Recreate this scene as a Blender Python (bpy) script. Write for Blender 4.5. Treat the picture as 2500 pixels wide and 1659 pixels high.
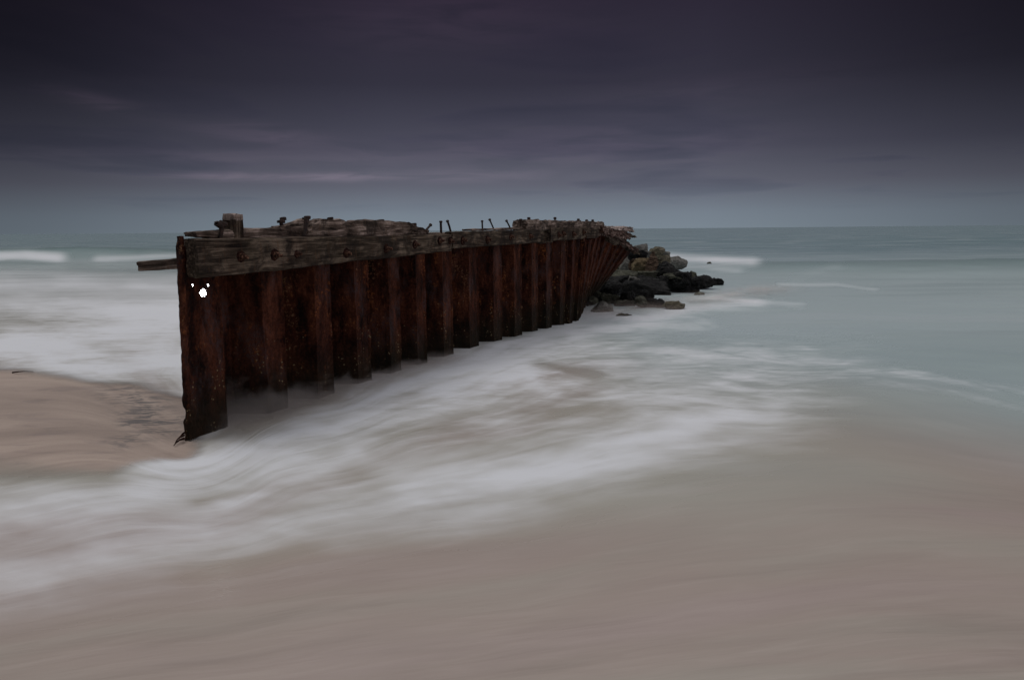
import bpy, bmesh, math, random
import numpy as np
from mathutils import Vector, Matrix, noise
R = math.radians
rnd = random.Random(7)
scene = bpy.context.scene
for o in list(bpy.data.objects): bpy.data.objects.remove(o)

# ------------------------------------------------------------------ camera
LENS = 28.0; FPX = 2500 / 36 * LENS; H = 1.6
PITCH = math.atan(269 / FPX); ROLL = R(.527)
F_ = Vector((0, math.cos(PITCH), -math.sin(PITCH))); U0 = Vector((0, math.sin(PITCH), math.cos(PITCH))); R0 = Vector((1, 0, 0))
RT = math.cos(ROLL) * R0 - math.sin(ROLL) * U0; UP = math.cos(ROLL) * U0 + math.sin(ROLL) * R0
EYE = Vector((0, 0, H))
cd = bpy.data.cameras.new('camera'); cam = bpy.data.objects.new('camera', cd); scene.collection.objects.link(cam)
cam.matrix_world = Matrix(((RT.x, UP.x, -F_.x, 0), (RT.y, UP.y, -F_.y, 0), (RT.z, UP.z, -F_.z, H), (0, 0, 0, 1)))
cd.lens = LENS; cd.sensor_width = 36; cd.clip_end = 20000; cd.clip_start = .05
scene.camera = cam
scene.view_settings.view_transform = 'Standard'; scene.view_settings.look = 'None'
scene.view_settings.exposure = 0; scene.view_settings.gamma = 1
scene.render.engine = 'CYCLES'
scene.cycles.transparent_max_bounces = 24
scene.cycles.max_bounces = 6


def ray(x, y):                                   # direction through a point of the 2500 x 1659 photograph
    return ((x - 1250) / FPX) * RT - ((y - 829.5) / FPX) * UP + F_
def on_z(x, y, z):
    d = ray(x, y); return EYE + d * ((z - H) / d.z)
def at_depth(x, y, Y):
    d = ray(x, y); return EYE + d * (Y / d.y)
def on_plane(x, y, p, n):
    d = ray(x, y); return EYE + d * ((p - EYE).dot(n) / d.dot(n))

# ------------------------------------------------------------------ node helpers
class NT:
    def __init__(s, tree): s.t = tree; s.n = tree.nodes; s.l = tree.links
    def new(s, typ, **kw):
        n = s.n.new(typ)
        for k, v in kw.items(): setattr(n, k, v)
        return n
    def put(s, sock, v):
        if isinstance(v, bpy.types.NodeSocket): s.l.new(v, sock)
        elif v is not None: sock.default_value = v
    def math(s, op, a, b=0.0, c=None, clamp=False):
        n = s.new('ShaderNodeMath', operation=op, use_clamp=clamp)
        s.put(n.inputs[0], a); s.put(n.inputs[1], b)
        if c is not None: s.put(n.inputs[2], c)
        return n.outputs[0]
    def mix(s, f, a, b, blend='MIX'):
        n = s.new('ShaderNodeMix', data_type='RGBA', blend_type=blend)
        s.put(n.inputs[0], f); s.put(n.inputs[6], col4(a)); s.put(n.inputs[7], col4(b)); return n.outputs[2]
    def noise(s, vec, scale, detail=4, rough=.55, dist=0.0, fac=True):
        n = s.new('ShaderNodeTexNoise'); s.put(n.inputs['Vector'], vec)
        n.inputs['Scale'].default_value = scale; n.inputs['Detail'].default_value = detail
        n.inputs['Roughness'].default_value = rough; n.inputs['Distortion'].default_value = dist
        return n.outputs[0] if fac else n.outputs[1]
    def ramp(s, f, stops, interp='LINEAR'):
        n = s.new('ShaderNodeValToRGB'); s.put(n.inputs[0], f); cr = n.color_ramp; cr.interpolation = interp
        while len(cr.elements) < len(stops): cr.elements.new(.5)
        for e, (p, c) in zip(cr.elements, stops):
            e.position = p; e.color = col4(c) if not isinstance(c, (int, float)) else (c, c, c, 1)
        return n.outputs[0]
    def step(s, f, a, b):
        n = s.new('ShaderNodeMapRange', interpolation_type='SMOOTHSTEP'); s.put(n.inputs[0], f)
        n.inputs[1].default_value = a; n.inputs[2].default_value = b; return n.outputs[0]
    def map(s, vec, scale=(1, 1, 1), loc=(0, 0, 0), rot=(0, 0, 0)):
        n = s.new('ShaderNodeMapping'); s.put(n.inputs[0], vec)
        n.inputs[1].default_value = loc; n.inputs[2].default_value = rot; n.inputs[3].default_value = scale; return n.outputs[0]
    def attr(s, name, out=2):
        n = s.new('ShaderNodeAttribute', attribute_name=name); return n.outputs[out]
    def xyz(s, v):
        n = s.new('ShaderNodeSeparateXYZ'); s.put(n.inputs[0], v); return n.outputs
    def comb(s, x, y, z=0.0):
        n = s.new('ShaderNodeCombineXYZ'); s.put(n.inputs[0], x); s.put(n.inputs[1], y); s.put(n.inputs[2], z); return n.outputs[0]
def col4(c):
    if isinstance(c, bpy.types.NodeSocket) or c is None: return c
    return tuple(c) + ((1,) if len(c) == 3 else ())
def lin(r, g, b, k=1.0):
    f = lambda v: ((v / 255 + .055) / 1.055) ** 2.4 if v > 10 else v / 255 / 12.92
    return (f(r) * k, f(g) * k, f(b) * k)
def material(name):
    m = bpy.data.materials.new(name); m.use_nodes = True; t = NT(m.node_tree)
    b = t.n['Principled BSDF']; return m, t, b
def bump(t, b, h, strength, dist=.02):
    n = t.new('ShaderNodeBump'); t.put(n.inputs['Height'], h); n.inputs['Strength'].default_value = strength
    n.inputs['Distance'].default_value = dist; t.l.new(n.outputs[0], b.inputs['Normal'])

# ------------------------------------------------------------------ sky
SUN_EL, SUN_AZ = R(58), R(-70)                   # azimuth from +Y towards +X: the light comes from the left
w = bpy.data.worlds.new('World'); scene.world = w; w.use_nodes = True
t = NT(w.node_tree); bg = t.n['Background']; out = t.n['World Output']
tc = t.new('ShaderNodeTexCoord'); D = tc.outputs['Generated']; X, Y, Z = t.xyz(D)
zc = t.math('MAXIMUM', Z, 0.0)
grad = t.ramp(zc, [(0, (.190, .232, .275)), (.018, (.178, .214, .258)), (.054, (.116, .121, .157)), (.096, (.068, .069, .099)), (.172, (.034, .0325, .051)),
                   (.262, (.025, .0205, .036)), (.40, (.035, .032, .045)), (.62, (.30, .30, .32)), (1, (.95, .95, .98))])
az = t.math('ARCTAN2', X, Y)
azf = t.ramp(t.math('MULTIPLY_ADD', az, 1 / 2.4, .5), [(0, .6), (.10, .4), (.26, .24), (.34, .62), (.44, 1.05), (.53, 1.22), (.61, 1.0), (.71, .42), (.79, .28), (1, .9)], 'B_SPLINE')
azf = t.math('POWER', azf, t.math('MULTIPLY_ADD', t.step(zc, .03, .24), .62, .5))
low = t.step(zc, .62, .34)
azm = t.math('ADD', t.math('MULTIPLY', azf, low), t.math('SUBTRACT', 1.0, low))
base = t.mix(1.0, grad, azm, 'MULTIPLY')
dp = t.new('ShaderNodeVectorMath', operation='DOT_PRODUCT'); t.put(dp.inputs[0], D); dp.inputs[1].default_value = (.90, -.36, .25)   # bright sky patch added out of view, right and behind, to light the flanges
side_fill = t.step(dp.outputs['Value'], .55, .98)
base = t.mix(side_fill, base, (.85, .80, .84))
den = t.math('ADD', zc, .045)
pv = t.comb(t.math('DIVIDE', X, den), t.math('DIVIDE', Y, den), 0.0)
c1 = t.noise(t.map(pv, (.42, .34, 1), (2.3, 4.1, 0), (0, 0, .45)), 1.0, 4, .5, .8)
c2 = t.noise(t.map(pv, (.8, 1.0, 1), (8.1, 2.2, 0)), 1.0, 4, .5, .2)
cl = t.math('ADD', t.math('MULTIPLY', c1, .75), t.math('MULTIPLY', c2, .25))
shade = t.ramp(cl, [(.34, (.76, .79, .84)), (.46, (.98, .98, 1)), (.55, (1.18, 1.12, 1.12)), (.66, (1.5, 1.32, 1.3))], 'B_SPLINE')
def wisp(a, b_, sa, sb, slope=0.0):
    da = t.math('SUBTRACT', az, a); dz = t.math('SUBTRACT', t.math('SUBTRACT', zc, b_), t.math('MULTIPLY', da, slope))
    da = t.math('DIVIDE', da, sa); dz = t.math('DIVIDE', dz, sb)
    r2 = t.math('ADD', t.math('MULTIPLY', da, da), t.math('MULTIPLY', dz, dz)); return t.math('EXPONENT', t.math('MULTIPLY', r2, -1.0))
wn = t.noise(t.comb(t.math('MULTIPLY', az, 9.0), t.math('MULTIPLY', zc, 70.0)), 1.0, 4, .55, .6)
wsum = None
for a_, b_, sa, sb, sl, k in ((-.475, .142, .045, .008, -.18, .75), (-.30, .113, .07, .010, -.08, .6), (-.32, .064, .09, .005, 0, .7), (-.20, .065, .06, .005, 0, .75), (-.05, .066, .10, .008, 0, .35),
                              (-.08, .245, .16, .035, 0, .35), (.10, .10, .20, .022, 0, .35), (-.25, .088, .20, .012, 0, .25), (-.45, .083, .15, .008, 0, .2), (.25, .16, .16, .02, .05, .2)):
    wv_ = t.math('MULTIPLY', wisp(a_, b_, sa, sb, sl), t.math('MULTIPLY', t.step(wn, .22, .66), k)); wsum = wv_ if wsum is None else t.math('ADD', wsum, wv_)
wisps = t.mix(wsum, (1, 1, 1), (2.1, 1.75, 1.72))
hz = t.step(zc, .012, .06)                        # the strip over the horizon is clear of cloud
cl_col = t.mix(hz, base, t.mix(1.0, base, shade, 'MULTIPLY')); cl_col = t.mix(1.0, cl_col, wisps, 'MULTIPLY')
sky = t.new('ShaderNodeTexSky', sky_type='NISHITA', sun_disc=False, sun_elevation=SUN_EL, sun_rotation=SUN_AZ, air_density=1.5, dust_density=3)
bg.inputs[1].default_value = .06; t.l.new(sky.outputs[0], bg.inputs[0])
bg2 = t.new('ShaderNodeBackground'); t.put(bg2.inputs[0], cl_col); bg2.inputs[1].default_value = 1
mx = t.new('ShaderNodeMixShader'); mx.inputs[0].default_value = .93       # nearly closed cloud over the clear sky
t.put(mx.inputs[0], t.math('SUBTRACT', 1.0, t.math('MULTIPLY', t.step(zc, .35, .7), .12)))
t.l.new(bg.outputs[0], mx.inputs[1]); t.l.new(bg2.outputs[0], mx.inputs[2]); t.l.new(mx.outputs[0], out.inputs[0])

sd = bpy.data.lights.new('sun', 'SUN'); sd.energy = 1.2; sd.angle = R(40); sd.color = (1, .97, .94)
so = bpy.data.objects.new('sun', sd); scene.collection.objects.link(so)
sv = Vector((math.sin(SUN_AZ) * math.cos(SUN_EL), math.cos(SUN_AZ) * math.cos(SUN_EL), math.sin(SUN_EL)))
so.rotation_euler = sv.to_track_quat('Z', 'Y').to_euler(); so.location = (-20, 10, 30)

# ------------------------------------------------------------------ object helpers
def link(o, parent=None):
    scene.collection.objects.link(o)
    if parent is not None: o.parent = parent
    return o
def tag(o, label=None, cat=None, group=None, kind=None):
    for k, v in (('label', label), ('category', cat), ('group', group), ('kind', kind)):
        if v: o[k] = v
    return o
def empty(name, loc, *a, **k):
    o = bpy.data.objects.new(name, None); o.empty_display_size = .2; o.location = loc; link(o); return tag(o, *a, **k)
def wloc(o):
    v = Vector((0, 0, 0))
    while o is not None: v = v + Vector(o.location); o = o.parent
    return v
def mesh_obj(name, verts, faces, mat, parent=None, origin=None, smooth=False):
    """verts are world points; the object's origin is put at `origin`"""
    pw = wloc(parent) if parent is not None else Vector((0, 0, 0))
    if origin is None: origin = pw
    me = bpy.data.meshes.new(name); me.from_pydata([tuple(Vector(v) - origin) for v in verts], [], faces); me.update()
    if smooth:
        for p in me.polygons: p.use_smooth = True
    me.materials.append(mat); o = bpy.data.objects.new(name, me); link(o, parent); o.location = origin - pw
    return o

# ------------------------------------------------------------------ materials
def make_rust():
    m, t, b = material('rust'); tc = t.new('ShaderNodeTexCoord').outputs['Object']; x, y, z = t.xyz(tc)
    oi = t.new('ShaderNodeObjectInfo').outputs['Random']
    va = t.new('ShaderNodeVectorMath', operation='ADD'); t.put(va.inputs[0], tc); t.put(va.inputs[1], t.comb(t.math('MULTIPLY', oi, 7.0), 0.0, t.math('MULTIPLY', oi, 3.0))); v = va.outputs[0]
    n1 = t.noise(t.map(v, (1, 1, .5)), 4.5, 8, .68, .5); n2 = t.noise(v, 34, 6, .75); n3 = t.noise(t.map(v, (1, 1, .35)), 11, 7, .68, .4)
    mixn = t.math('ADD', t.math('MULTIPLY', n1, .45), t.math('ADD', t.math('MULTIPLY', n2, .30), t.math('MULTIPLY', n3, .25)))
    c = t.ramp(mixn, [(.39, (.0015, .001, .001)), (.45, (.013, .0036, .0022)), (.52, (.052, .0145, .0072)), (.59, (.105, .034, .018)), (.68, (.15, .065, .042))])
    org = t.math('MULTIPLY', t.step(n3, .52, .64), t.step(n2, .50, .62))
    c = t.mix(t.math('MULTIPLY', org, t.step(t.noise(v, 2.2, 3, .5), .42, .62)), c, (.24, .075, .018))
    pale = t.math('MULTIPLY', t.step(t.noise(t.map(v, (1, 1, .5)), 4.2, 4, .6), .58, .68), t.step(n2, .54, .64))
    c = t.mix(t.math('MULTIPLY', pale, .8), c, (.30, .17, .09))
    gry = t.math('MULTIPLY', t.step(t.noise(t.map(v, (1, 1, .5), (4, 2, 9)), 3.4, 4, .6), .50, .66), t.step(n2, .62, .42))
    c = t.mix(t.math('MULTIPLY', gry, .5), c, (.085, .055, .055))
    alg = t.math('MULTIPLY', t.step(t.math('ADD', z, t.math('MULTIPLY', n1, -.5)), .30, -.2), .8)
    c = t.mix(alg, c, t.mix(n2, (.002, .0025, .0015), (.022, .021, .013)))
    vo = t.new('ShaderNodeTexVoronoi'); t.put(vo.inputs['Vector'], v); vo.inputs['Scale'].default_value = 30
    wh = t.math('MULTIPLY', t.step(vo.outputs[0], .26, .14), t.math('MULTIPLY', t.step(z, .95, .2), t.step(n3, .54, .60)))
    c = t.mix(t.math('MULTIPLY', wh, .9), c, (.34, .27, .15))
    t.put(b.inputs['Base Color'], c); t.put(b.inputs['Roughness'], t.math('MULTIPLY_ADD', n2, .35, .55))
    b.inputs['Specular IOR Level'].default_value = .07
    h = t.math('ADD', t.math('MULTIPLY', n2, .8), t.math('MULTIPLY', n3, .8)); h = t.math('ADD', h, t.math('MULTIPLY', t.noise(v, 90, 3, .6), .3))
    bump(t, b, h, 1.0, .030); return m
RUST = make_rust()
def make_iron():
    m, t, b = material('iron'); tc = t.new('ShaderNodeTexCoord').outputs['Object']
    n = t.noise(tc, 40, 5, .65)
    t.put(b.inputs['Base Color'], t.ramp(n, [(.35, (.008, .006, .006)), (.6, (.03, .014, .009)), (.75, (.075, .035, .02))]))
    b.inputs['Roughness'].default_value = .75; b.inputs['Specular IOR Level'].default_value = .25
    bump(t, b, n, .8, .01); return m
IRON = make_iron()
def make_bolt():
    m, t, b = material('rusted_bolt'); tc = t.new('ShaderNodeTexCoord').outputs['Object']
    n = t.noise(tc, 45, 5, .65)
    t.put(b.inputs['Base Color'], t.ramp(n, [(.35, (.01, .005, .004)), (.52, (.05, .022, .014)), (.68, (.20, .11, .07))]))
    b.inputs['Roughness'].default_value = .8; b.inputs['Specular IOR Level'].default_value = .1
    bump(t, b, n, .9, .012); return m
BOLT = make_bolt()
def make_stain():
    m, t, b = material('rust_stain'); tc = t.new('ShaderNodeTexCoord').outputs['Object']
    n = t.noise(tc, 30, 5, .65)
    t.put(b.inputs['Base Color'], t.ramp(n, [(.4, (.006, .003, .003)), (.6, (.03, .012, .009))])); b.inputs['Roughness'].default_value = .9; b.inputs['Specular IOR Level'].default_value = .05
    return m
STAIN = make_stain()
def make_wood(name, dark, mid, light, moss=.35, rot=0.0):
    """grain runs along local X"""
    m, t, b = material(name); tc = t.new('ShaderNodeTexCoord').outputs['Object']
    oi = t.new('ShaderNodeObjectInfo').outputs['Random']
    va = t.new('ShaderNodeVectorMath', operation='ADD'); t.put(va.inputs[0], tc); t.put(va.inputs[1], t.comb(t.math('MULTIPLY', oi, 9.0), oi, oi)); v = va.outputs[0]
    g = t.noise(t.map(v, (2.2, 34, 34)), 1, 6, .65, .6); g2 = t.noise(t.map(v, (5, 110, 110)), 1, 3, .6, .2)
    blot = t.noise(t.map(v, (1.4, 3, 3)), 1.4, 6, .65, .5); fine = t.noise(v, 45, 4, .7)
    c = t.ramp(t.math('ADD', t.math('MULTIPLY', g, .55), t.math('MULTIPLY', blot, .45)), [(.40, dark), (.5, mid), (.60, light)])
    c = t.mix(t.math('MULTIPLY', t.step(t.noise(t.map(v, (1.5, 2, 1.2), (5, 5, 5)), 1.6, 5, .6), .46, .66), moss), c, (.030, .030, .014))
    c = t.mix(t.math('MULTIPLY', t.step(t.noise(t.map(v, (1.6, 2, 2.0), (1, 7, 2)), 1.6, 7, .7, .5), .48, .62), .85), c, (.014, .010, .008))
    st = t.noise(t.map(v, (30, 3, 4), (3, 1, 1)), 1, 5, .7, .6)
    c = t.mix(t.math('MULTIPLY', t.step(st, .54, .68), .5), c, (.085, .042, .02))
    c = t.mix(t.math('MULTIPLY', t.step(g, .40, .33), .8), c, (.008, .006, .005))
    t.put(b.inputs['Base Color'], c); b.inputs['Roughness'].default_value = .85; b.inputs['Specular IOR Level'].default_value = .08
    h = t.math('ADD', t.math('MULTIPLY', g, .9), t.math('ADD', t.math('MULTIPLY', g2, .3), t.math('MULTIPLY', fine, .3)))
    bump(t, b, h, .9, .02); return m
WOOD = make_wood('weathered_wood', (.026, .018, .014), (.115, .083, .067), (.33, .255, .215), .15)
WALEW = make_wood('wale_wood', (.008, .005, .004), (.044, .031, .022), (.155, .116, .086), .15)
PALEW = make_wood('pale_wood', (.09, .07, .06), (.26, .20, .175), (.50, .41, .37), .0)
REDW = make_wood('reddish_wood', (.014, .008, .006), (.062, .033, .026), (.27, .20, .17), .0)
def make_rock(name, a, b_, c_, wet=.0, moss=0.0):
    m, t, b = material(name); tc = t.new('ShaderNodeTexCoord').outputs['Object']
    oi = t.new('ShaderNodeObjectInfo').outputs['Random']
    va = t.new('ShaderNodeVectorMath', operation='ADD'); t.put(va.inputs[0], tc); t.put(va.inputs[1], t.comb(t.math('MULTIPLY', oi, 9.0), oi, oi)); v = va.outputs[0]
    n = t.noise(t.map(v, (1, 1, 2.0), (0, 0, 0), (.3, .4, .2)), 3.2, 7, .65, .5); f = t.noise(v, 22, 6, .7)
    c = t.ramp(t.math('ADD', t.math('MULTIPLY', n, .7), t.math('MULTIPLY', f, .3)), [(.36, a), (.5, b_), (.64, c_)])
    if moss: c = t.mix(t.math('MULTIPLY', t.step(t.noise(v, 4, 5, .6), .45, .6), moss), c, (.035, .036, .018))
    t.put(b.inputs['Base Color'], c); b.inputs['Roughness'].default_value = .8 - wet * .35
    b.inputs['Specular IOR Level'].default_value = .08 + .1 * wet
    bump(t, b, t.math('ADD', n, t.math('MULTIPLY', f, .7)), 1.0, .10); return m
ROCK = {
 'tan': make_rock('tan_rock', (.03, .026, .018), (.10, .088, .060), (.20, .18, .135), 0, .4),
 'grey': make_rock('grey_rock', (.045, .043, .038), (.14, .135, .12), (.29, .28, .255)),
 'ochre': make_rock('ochre_rock', (.035, .026, .014), (.125, .092, .052), (.23, .185, .115)),
 'brown': make_rock('brown_rock', (.02, .013, .009), (.060, .039, .027), (.13, .092, .066)),
 'olive': make_rock('olive_rock', (.016, .017, .012), (.066, .066, .049), (.15, .147, .118), .1, .35),
 'dark': make_rock('dark_wet_rock', (.002, .002, .002), (.0065, .0065, .0062), (.030, .028, .026), .5),
}

# ------------------------------------------------------------------ lie of the land
VP = ray(2007, 553.5); DIR = Vector((VP.x, VP.y, 0)).normalized(); NRM = Vector((DIR.y, -DIR.x, 0))
P0 = on_z(476, 1069, 0.0)
def wall_pt(x, y, n=0.0): return on_plane(x, y, P0 + NRM * n, NRM)
def sn(p): q = p - P0; return q.dot(DIR), q.dot(NRM), p.z
def P(s, n, z): return P0 + DIR * s + NRM * n + Vector((0, 0, z))
EDGES = [(561, 1035), (703, 989), (815, 957), (908, 929), (979, 894), (1042, 873), (1106, 857), (1169, 844), (1225, 830), (1273, 820),
         (1312, 812), (1346, 802), (1375, 791), (1393, 785), (1407, 778)]
SE = [sn(wall_pt(x, y)) for x, y in EDGES]
print('wall edges', [(round(a, 2), round(c, 2)) for a, b, c in SE])
def water_z(x, y):                               # level of the water film over the gently falling beach
    tt = np.clip((y - 8.5) / 9.0, 0, 1); return -.24 * tt * tt * (3 - 2 * tt) + 0 * x

# ------------------------------------------------------------------ sea and beach
def vnoise(x, y, seed, octaves=3):
    """cheap smooth value noise on arrays"""
    tot = np.zeros_like(x); amp = 1.0; s = 0.0
    rs = np.random.RandomState(seed); tab = rs.rand(256, 256)
    for o in range(octaves):
        xi = np.floor(x).astype(int); yi = np.floor(y).astype(int); fx = x - xi; fy = y - yi
        fx = fx * fx * (3 - 2 * fx); fy = fy * fy * (3 - 2 * fy)
        g = lambda a, b: tab[(a) & 255, (b) & 255]
        v = (g(xi, yi) * (1 - fx) + g(xi + 1, yi) * fx) * (1 - fy) + (g(xi, yi + 1) * (1 - fx) + g(xi + 1, yi + 1) * fx) * fy
        tot += v * amp; s += amp; amp *= .5; x = x * 2.03 + 17.3; y = y * 2.03 + 9.1
    return tot / s
def sms(v, a, b):
    tt = np.clip((v - a) / (b - a), 0, 1); return tt * tt * (3 - 2 * tt)
def to_photo(x, y, z):                           # world arrays -> where that spot of the shore lies in the photograph (2363 x 1568 view)
    q = np.stack([x, y, z - H], -1)
    cx = q @ np.array(RT); cy = q @ np.array(UP); cz = q @ np.array(F_); cz = np.maximum(cz, .05)
    return (1250 + FPX * cx / cz) / 1.058, (829.5 - FPX * cy / cz) / 1.058
def stroke(px, py, pts, wdt, e=1.0):
    best = np.full(px.shape, 1e9)
    for i, ((x0, y0), (x1, y1)) in enumerate(zip(pts[:-1], pts[1:])):
        dx, dy = x1 - x0, y1 - y0; L = dx * dx + dy * dy
        u = np.clip(((px - x0) * dx + (py - y0) * dy) / L, 0, 1)
        ex = (px - x0 - u * dx); ey = (py - y0 - u * dy)
        d2 = ex * ex * .20 + ey * ey                 # ends fade out long, sides fade out short
        best = np.minimum(best, d2)
    return np.exp(-best / (wdt * wdt))
ys = np.concatenate([np.arange(-3, 1.5, .3), np.geomspace(1.5, 80, 560), np.geomspace(82, 9000, 70)])
us = np.concatenate([np.linspace(-2.2, -.80, 14)[:-1], np.linspace(-.80, .80, 420), np.linspace(.80, 2.2, 14)[1:]])
YY, UU = np.meshgrid(ys, us, indexing='ij')
XX = UU * np.maximum(YY, 2.5)
def grid_faces(nr, nc):
    i = np.arange(nr - 1)[:, None] * nc + np.arange(nc - 1)[None, :]
    return np.stack([i, i + 1, i + 1 + nc, i + nc], -1).reshape(-1, 4)
def grid_obj(name, X, Y, Z, mat, attrs, **k):
    nr, nc = X.shape; co = np.stack([X, Y, Z], -1).reshape(-1, 3).astype(np.float32); fc = grid_faces(nr, nc).astype(np.int32)
    me = bpy.data.meshes.new(name); me.vertices.add(len(co)); me.vertices.foreach_set('co', co.ravel())
    me.loops.add(fc.size); me.loops.foreach_set('vertex_index', fc.ravel())
    me.polygons.add(len(fc)); me.polygons.foreach_set('loop_start', np.arange(0, fc.size, 4, dtype=np.int32))
    me.polygons.foreach_set('loop_total', np.full(len(fc), 4, dtype=np.int32)) if False else None
    me.update(calc_edges=True); me.polygons.foreach_set('use_smooth', np.ones(len(fc), dtype=bool))
    for an, av in attrs.items():
        a = me.attributes.new(an, 'FLOAT', 'POINT'); a.data.foreach_set('value', av.astype(np.float32).ravel())
    me.materials.append(mat); o = bpy.data.objects.new(name, me); link(o); tag(o, **k); return o

W0 = water_z(XX, YY)
# --- swell: a breaker on the left at about 55 m and a green roller on the right at about 30 m
def ridge(yc, sig_f, sig_b, h): dy = YY - yc; return h * np.exp(-(dy / np.where(dy < 0, sig_f, sig_b)) ** 2)
swell = ridge(52.5 + .05 * XX, 2.6, 7, .88) * sms(XX, 4, -4) * (.8 + .4 * vnoise(XX * .10, YY * .04, 78, 2)) + ridge(32.0 - .08 * (XX - 12), 2.8, 6.5, .46) * sms(XX, 4, 11) * (.75 + .5 * vnoise(XX * .16, YY * .05, 77, 2))
swell += ridge(95, 5, 8, .5) + ridge(140, 7, 10, .4) * .7
swell += sms(YY, 24, 60) * (vnoise(XX * .03, YY * .22, 3, 3) - .5) * .22
PX, PY = to_photo(XX, YY, W0 + swell)
# slow wobble so the bands do not run like rulers
wob = (vnoise(XX * .55 + 3, YY * .55, 5, 4) - .5)
pw = np.clip((PY - 600) / 300, .05, 1)
QX = PX + 60 * (vnoise(XX * .4, YY * .4, 8, 3) - .5) * pw; QY = PY + 34 * wob * pw
S = lambda pts, wd: stroke(QX, QY, pts, wd)
ripple = (vnoise(XX * 1.1, YY * 1.1, 11, 3) - .5) * .035 * sms(YY, 3, 8) + (vnoise(XX * .5, YY * .9, 12, 2) - .5) * .05
sand_patch = S([(-60, 890), (120, 905), (260, 930), (400, 965)], 50) + S([(-60, 960), (150, 985), (300, 985), (420, 1000)], 46)
sand_patch += .55 * S([(-60, 1030), (250, 1042), (400, 1030)], 36) + .42 * S([(-150, 1090), (60, 1088), (220, 1075)], 44)
sand_patch = np.clip(sand_patch * 1.25, 0, 1) * sms(PX, 540, 400)
ZS = W0 - .03 + .05 * sand_patch * 0
foam = np.zeros_like(XX)
for pts, wd, k in [
    ([(-80, 592), (60, 588), (130, 593)], 11, 1.0), ([(230, 596), (420, 590)], 8, .55), ([(-80, 632), (420, 640)], 12, .35),
    ([(-80, 660), (180, 655), (415, 665)], 17, .6), ([(-80, 700), (415, 705)], 30, .66), ([(-80, 780), (150, 790), (300, 760), (415, 740)], 45, .80),
    ([(150, 830), (300, 845), (430, 835)], 26, .68),
    ([(1335, 740), (1100, 822), (960, 868), (820, 915), (680, 975), (560, 1025), (430, 1060), (340, 1078)], 22, .50),
    ([(1330, 722), (1480, 732), (1600, 712), (1740, 700)], 12, .8), ([(1330, 765), (1450, 752), (1620, 745)], 15, .50), ([(1360, 700), (1560, 700)], 9, .35),
    ([(1500, 590), (1600, 596), (1730, 603)], 11, .75), ([(1560, 612), (1700, 622)], 8, .35), ([(1800, 655), (1930, 656), (2020, 668)], 4, .38),
    ([(1650, 690), (1850, 705)], 7, .3), ([(1480, 705), (1700, 680)], 7, .35), ([(1840, 640), (1930, 615)], 12, .15),
    ([(1300, 800), (1180, 850), (1060, 905), (880, 975), (700, 1040), (500, 1090), (250, 1150), (-80, 1195)], 40, .36),
    ([(1000, 880), (1080, 850), (1160, 835)], 16, .28), ([(1130, 875), (1200, 862), (1280, 905)], 16, .28), ([(620, 1010), (760, 985), (880, 930)], 12, .25),
    ([(1780, 960), (1560, 1000), (1380, 1060), (1180, 1120), (980, 1160), (760, 1190), (500, 1230), (250, 1290), (-80, 1350)], 46, .30),
    ([(980, 1130), (1200, 1105), (1430, 1075)], 30, .34), ([(1080, 1190), (1230, 1170)], 24, .2), ([(520, 1160), (700, 1095), (820, 1050)], 16, .30), ([(1400, 1020), (1560, 990), (1700, 955)], 18, .2),
    ([(1560, 820), (1750, 822), (1950, 842), (2150, 868), (2420, 915)], 12, .26), ([(1700, 850), (1900, 862), (2100, 893), (2420, 950)], 10, .2),
    ([(1450, 930), (1600, 905), (1800, 925)], 26, .2)]:
    foam += k * S(pts, wd)
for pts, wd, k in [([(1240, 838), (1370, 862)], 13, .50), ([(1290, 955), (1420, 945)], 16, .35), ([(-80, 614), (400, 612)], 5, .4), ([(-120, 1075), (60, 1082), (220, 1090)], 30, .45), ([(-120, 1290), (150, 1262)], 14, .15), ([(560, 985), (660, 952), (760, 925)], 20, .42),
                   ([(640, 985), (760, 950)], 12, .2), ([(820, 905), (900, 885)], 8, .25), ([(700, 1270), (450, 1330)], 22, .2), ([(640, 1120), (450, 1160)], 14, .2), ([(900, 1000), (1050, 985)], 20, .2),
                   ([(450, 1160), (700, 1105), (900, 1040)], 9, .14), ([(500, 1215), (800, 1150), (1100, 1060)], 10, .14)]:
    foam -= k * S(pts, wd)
line2 = np.interp(QX, [0, 500, 900, 1200, 1500, 1800, 2300], [1420, 1335, 1255, 1195, 1130, 1040, 880])
foam += .38 * sms(QY - line2, 110, -150) * sms(QY, 740, 830) * sms(QX, 2200, 1600)
foam = np.clip(foam, 0, 1.1) * (.72 + .56 * vnoise(QX * .012, QY * .05, 61, 4))
alpha = 1 - np.clip(sand_patch * 1.2 - .12 - .2 * foam, 0, 1)
alpha = np.where(YY > 40, 1, alpha)
alpha *= 1 - .28 * sms(QY, 1230, 1450)
# 0 = clear green-blue sea, 1 = sand-laden wash
line = np.interp(QX, [0, 400, 1300, 1500, 1900, 2363], [640, 640, 760, 830, 880, 990])
tone = sms(QY - line, -110, 150)
inner = sms(QY, 1300, 1080) * sms(QX, 2500, 1700)
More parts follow.
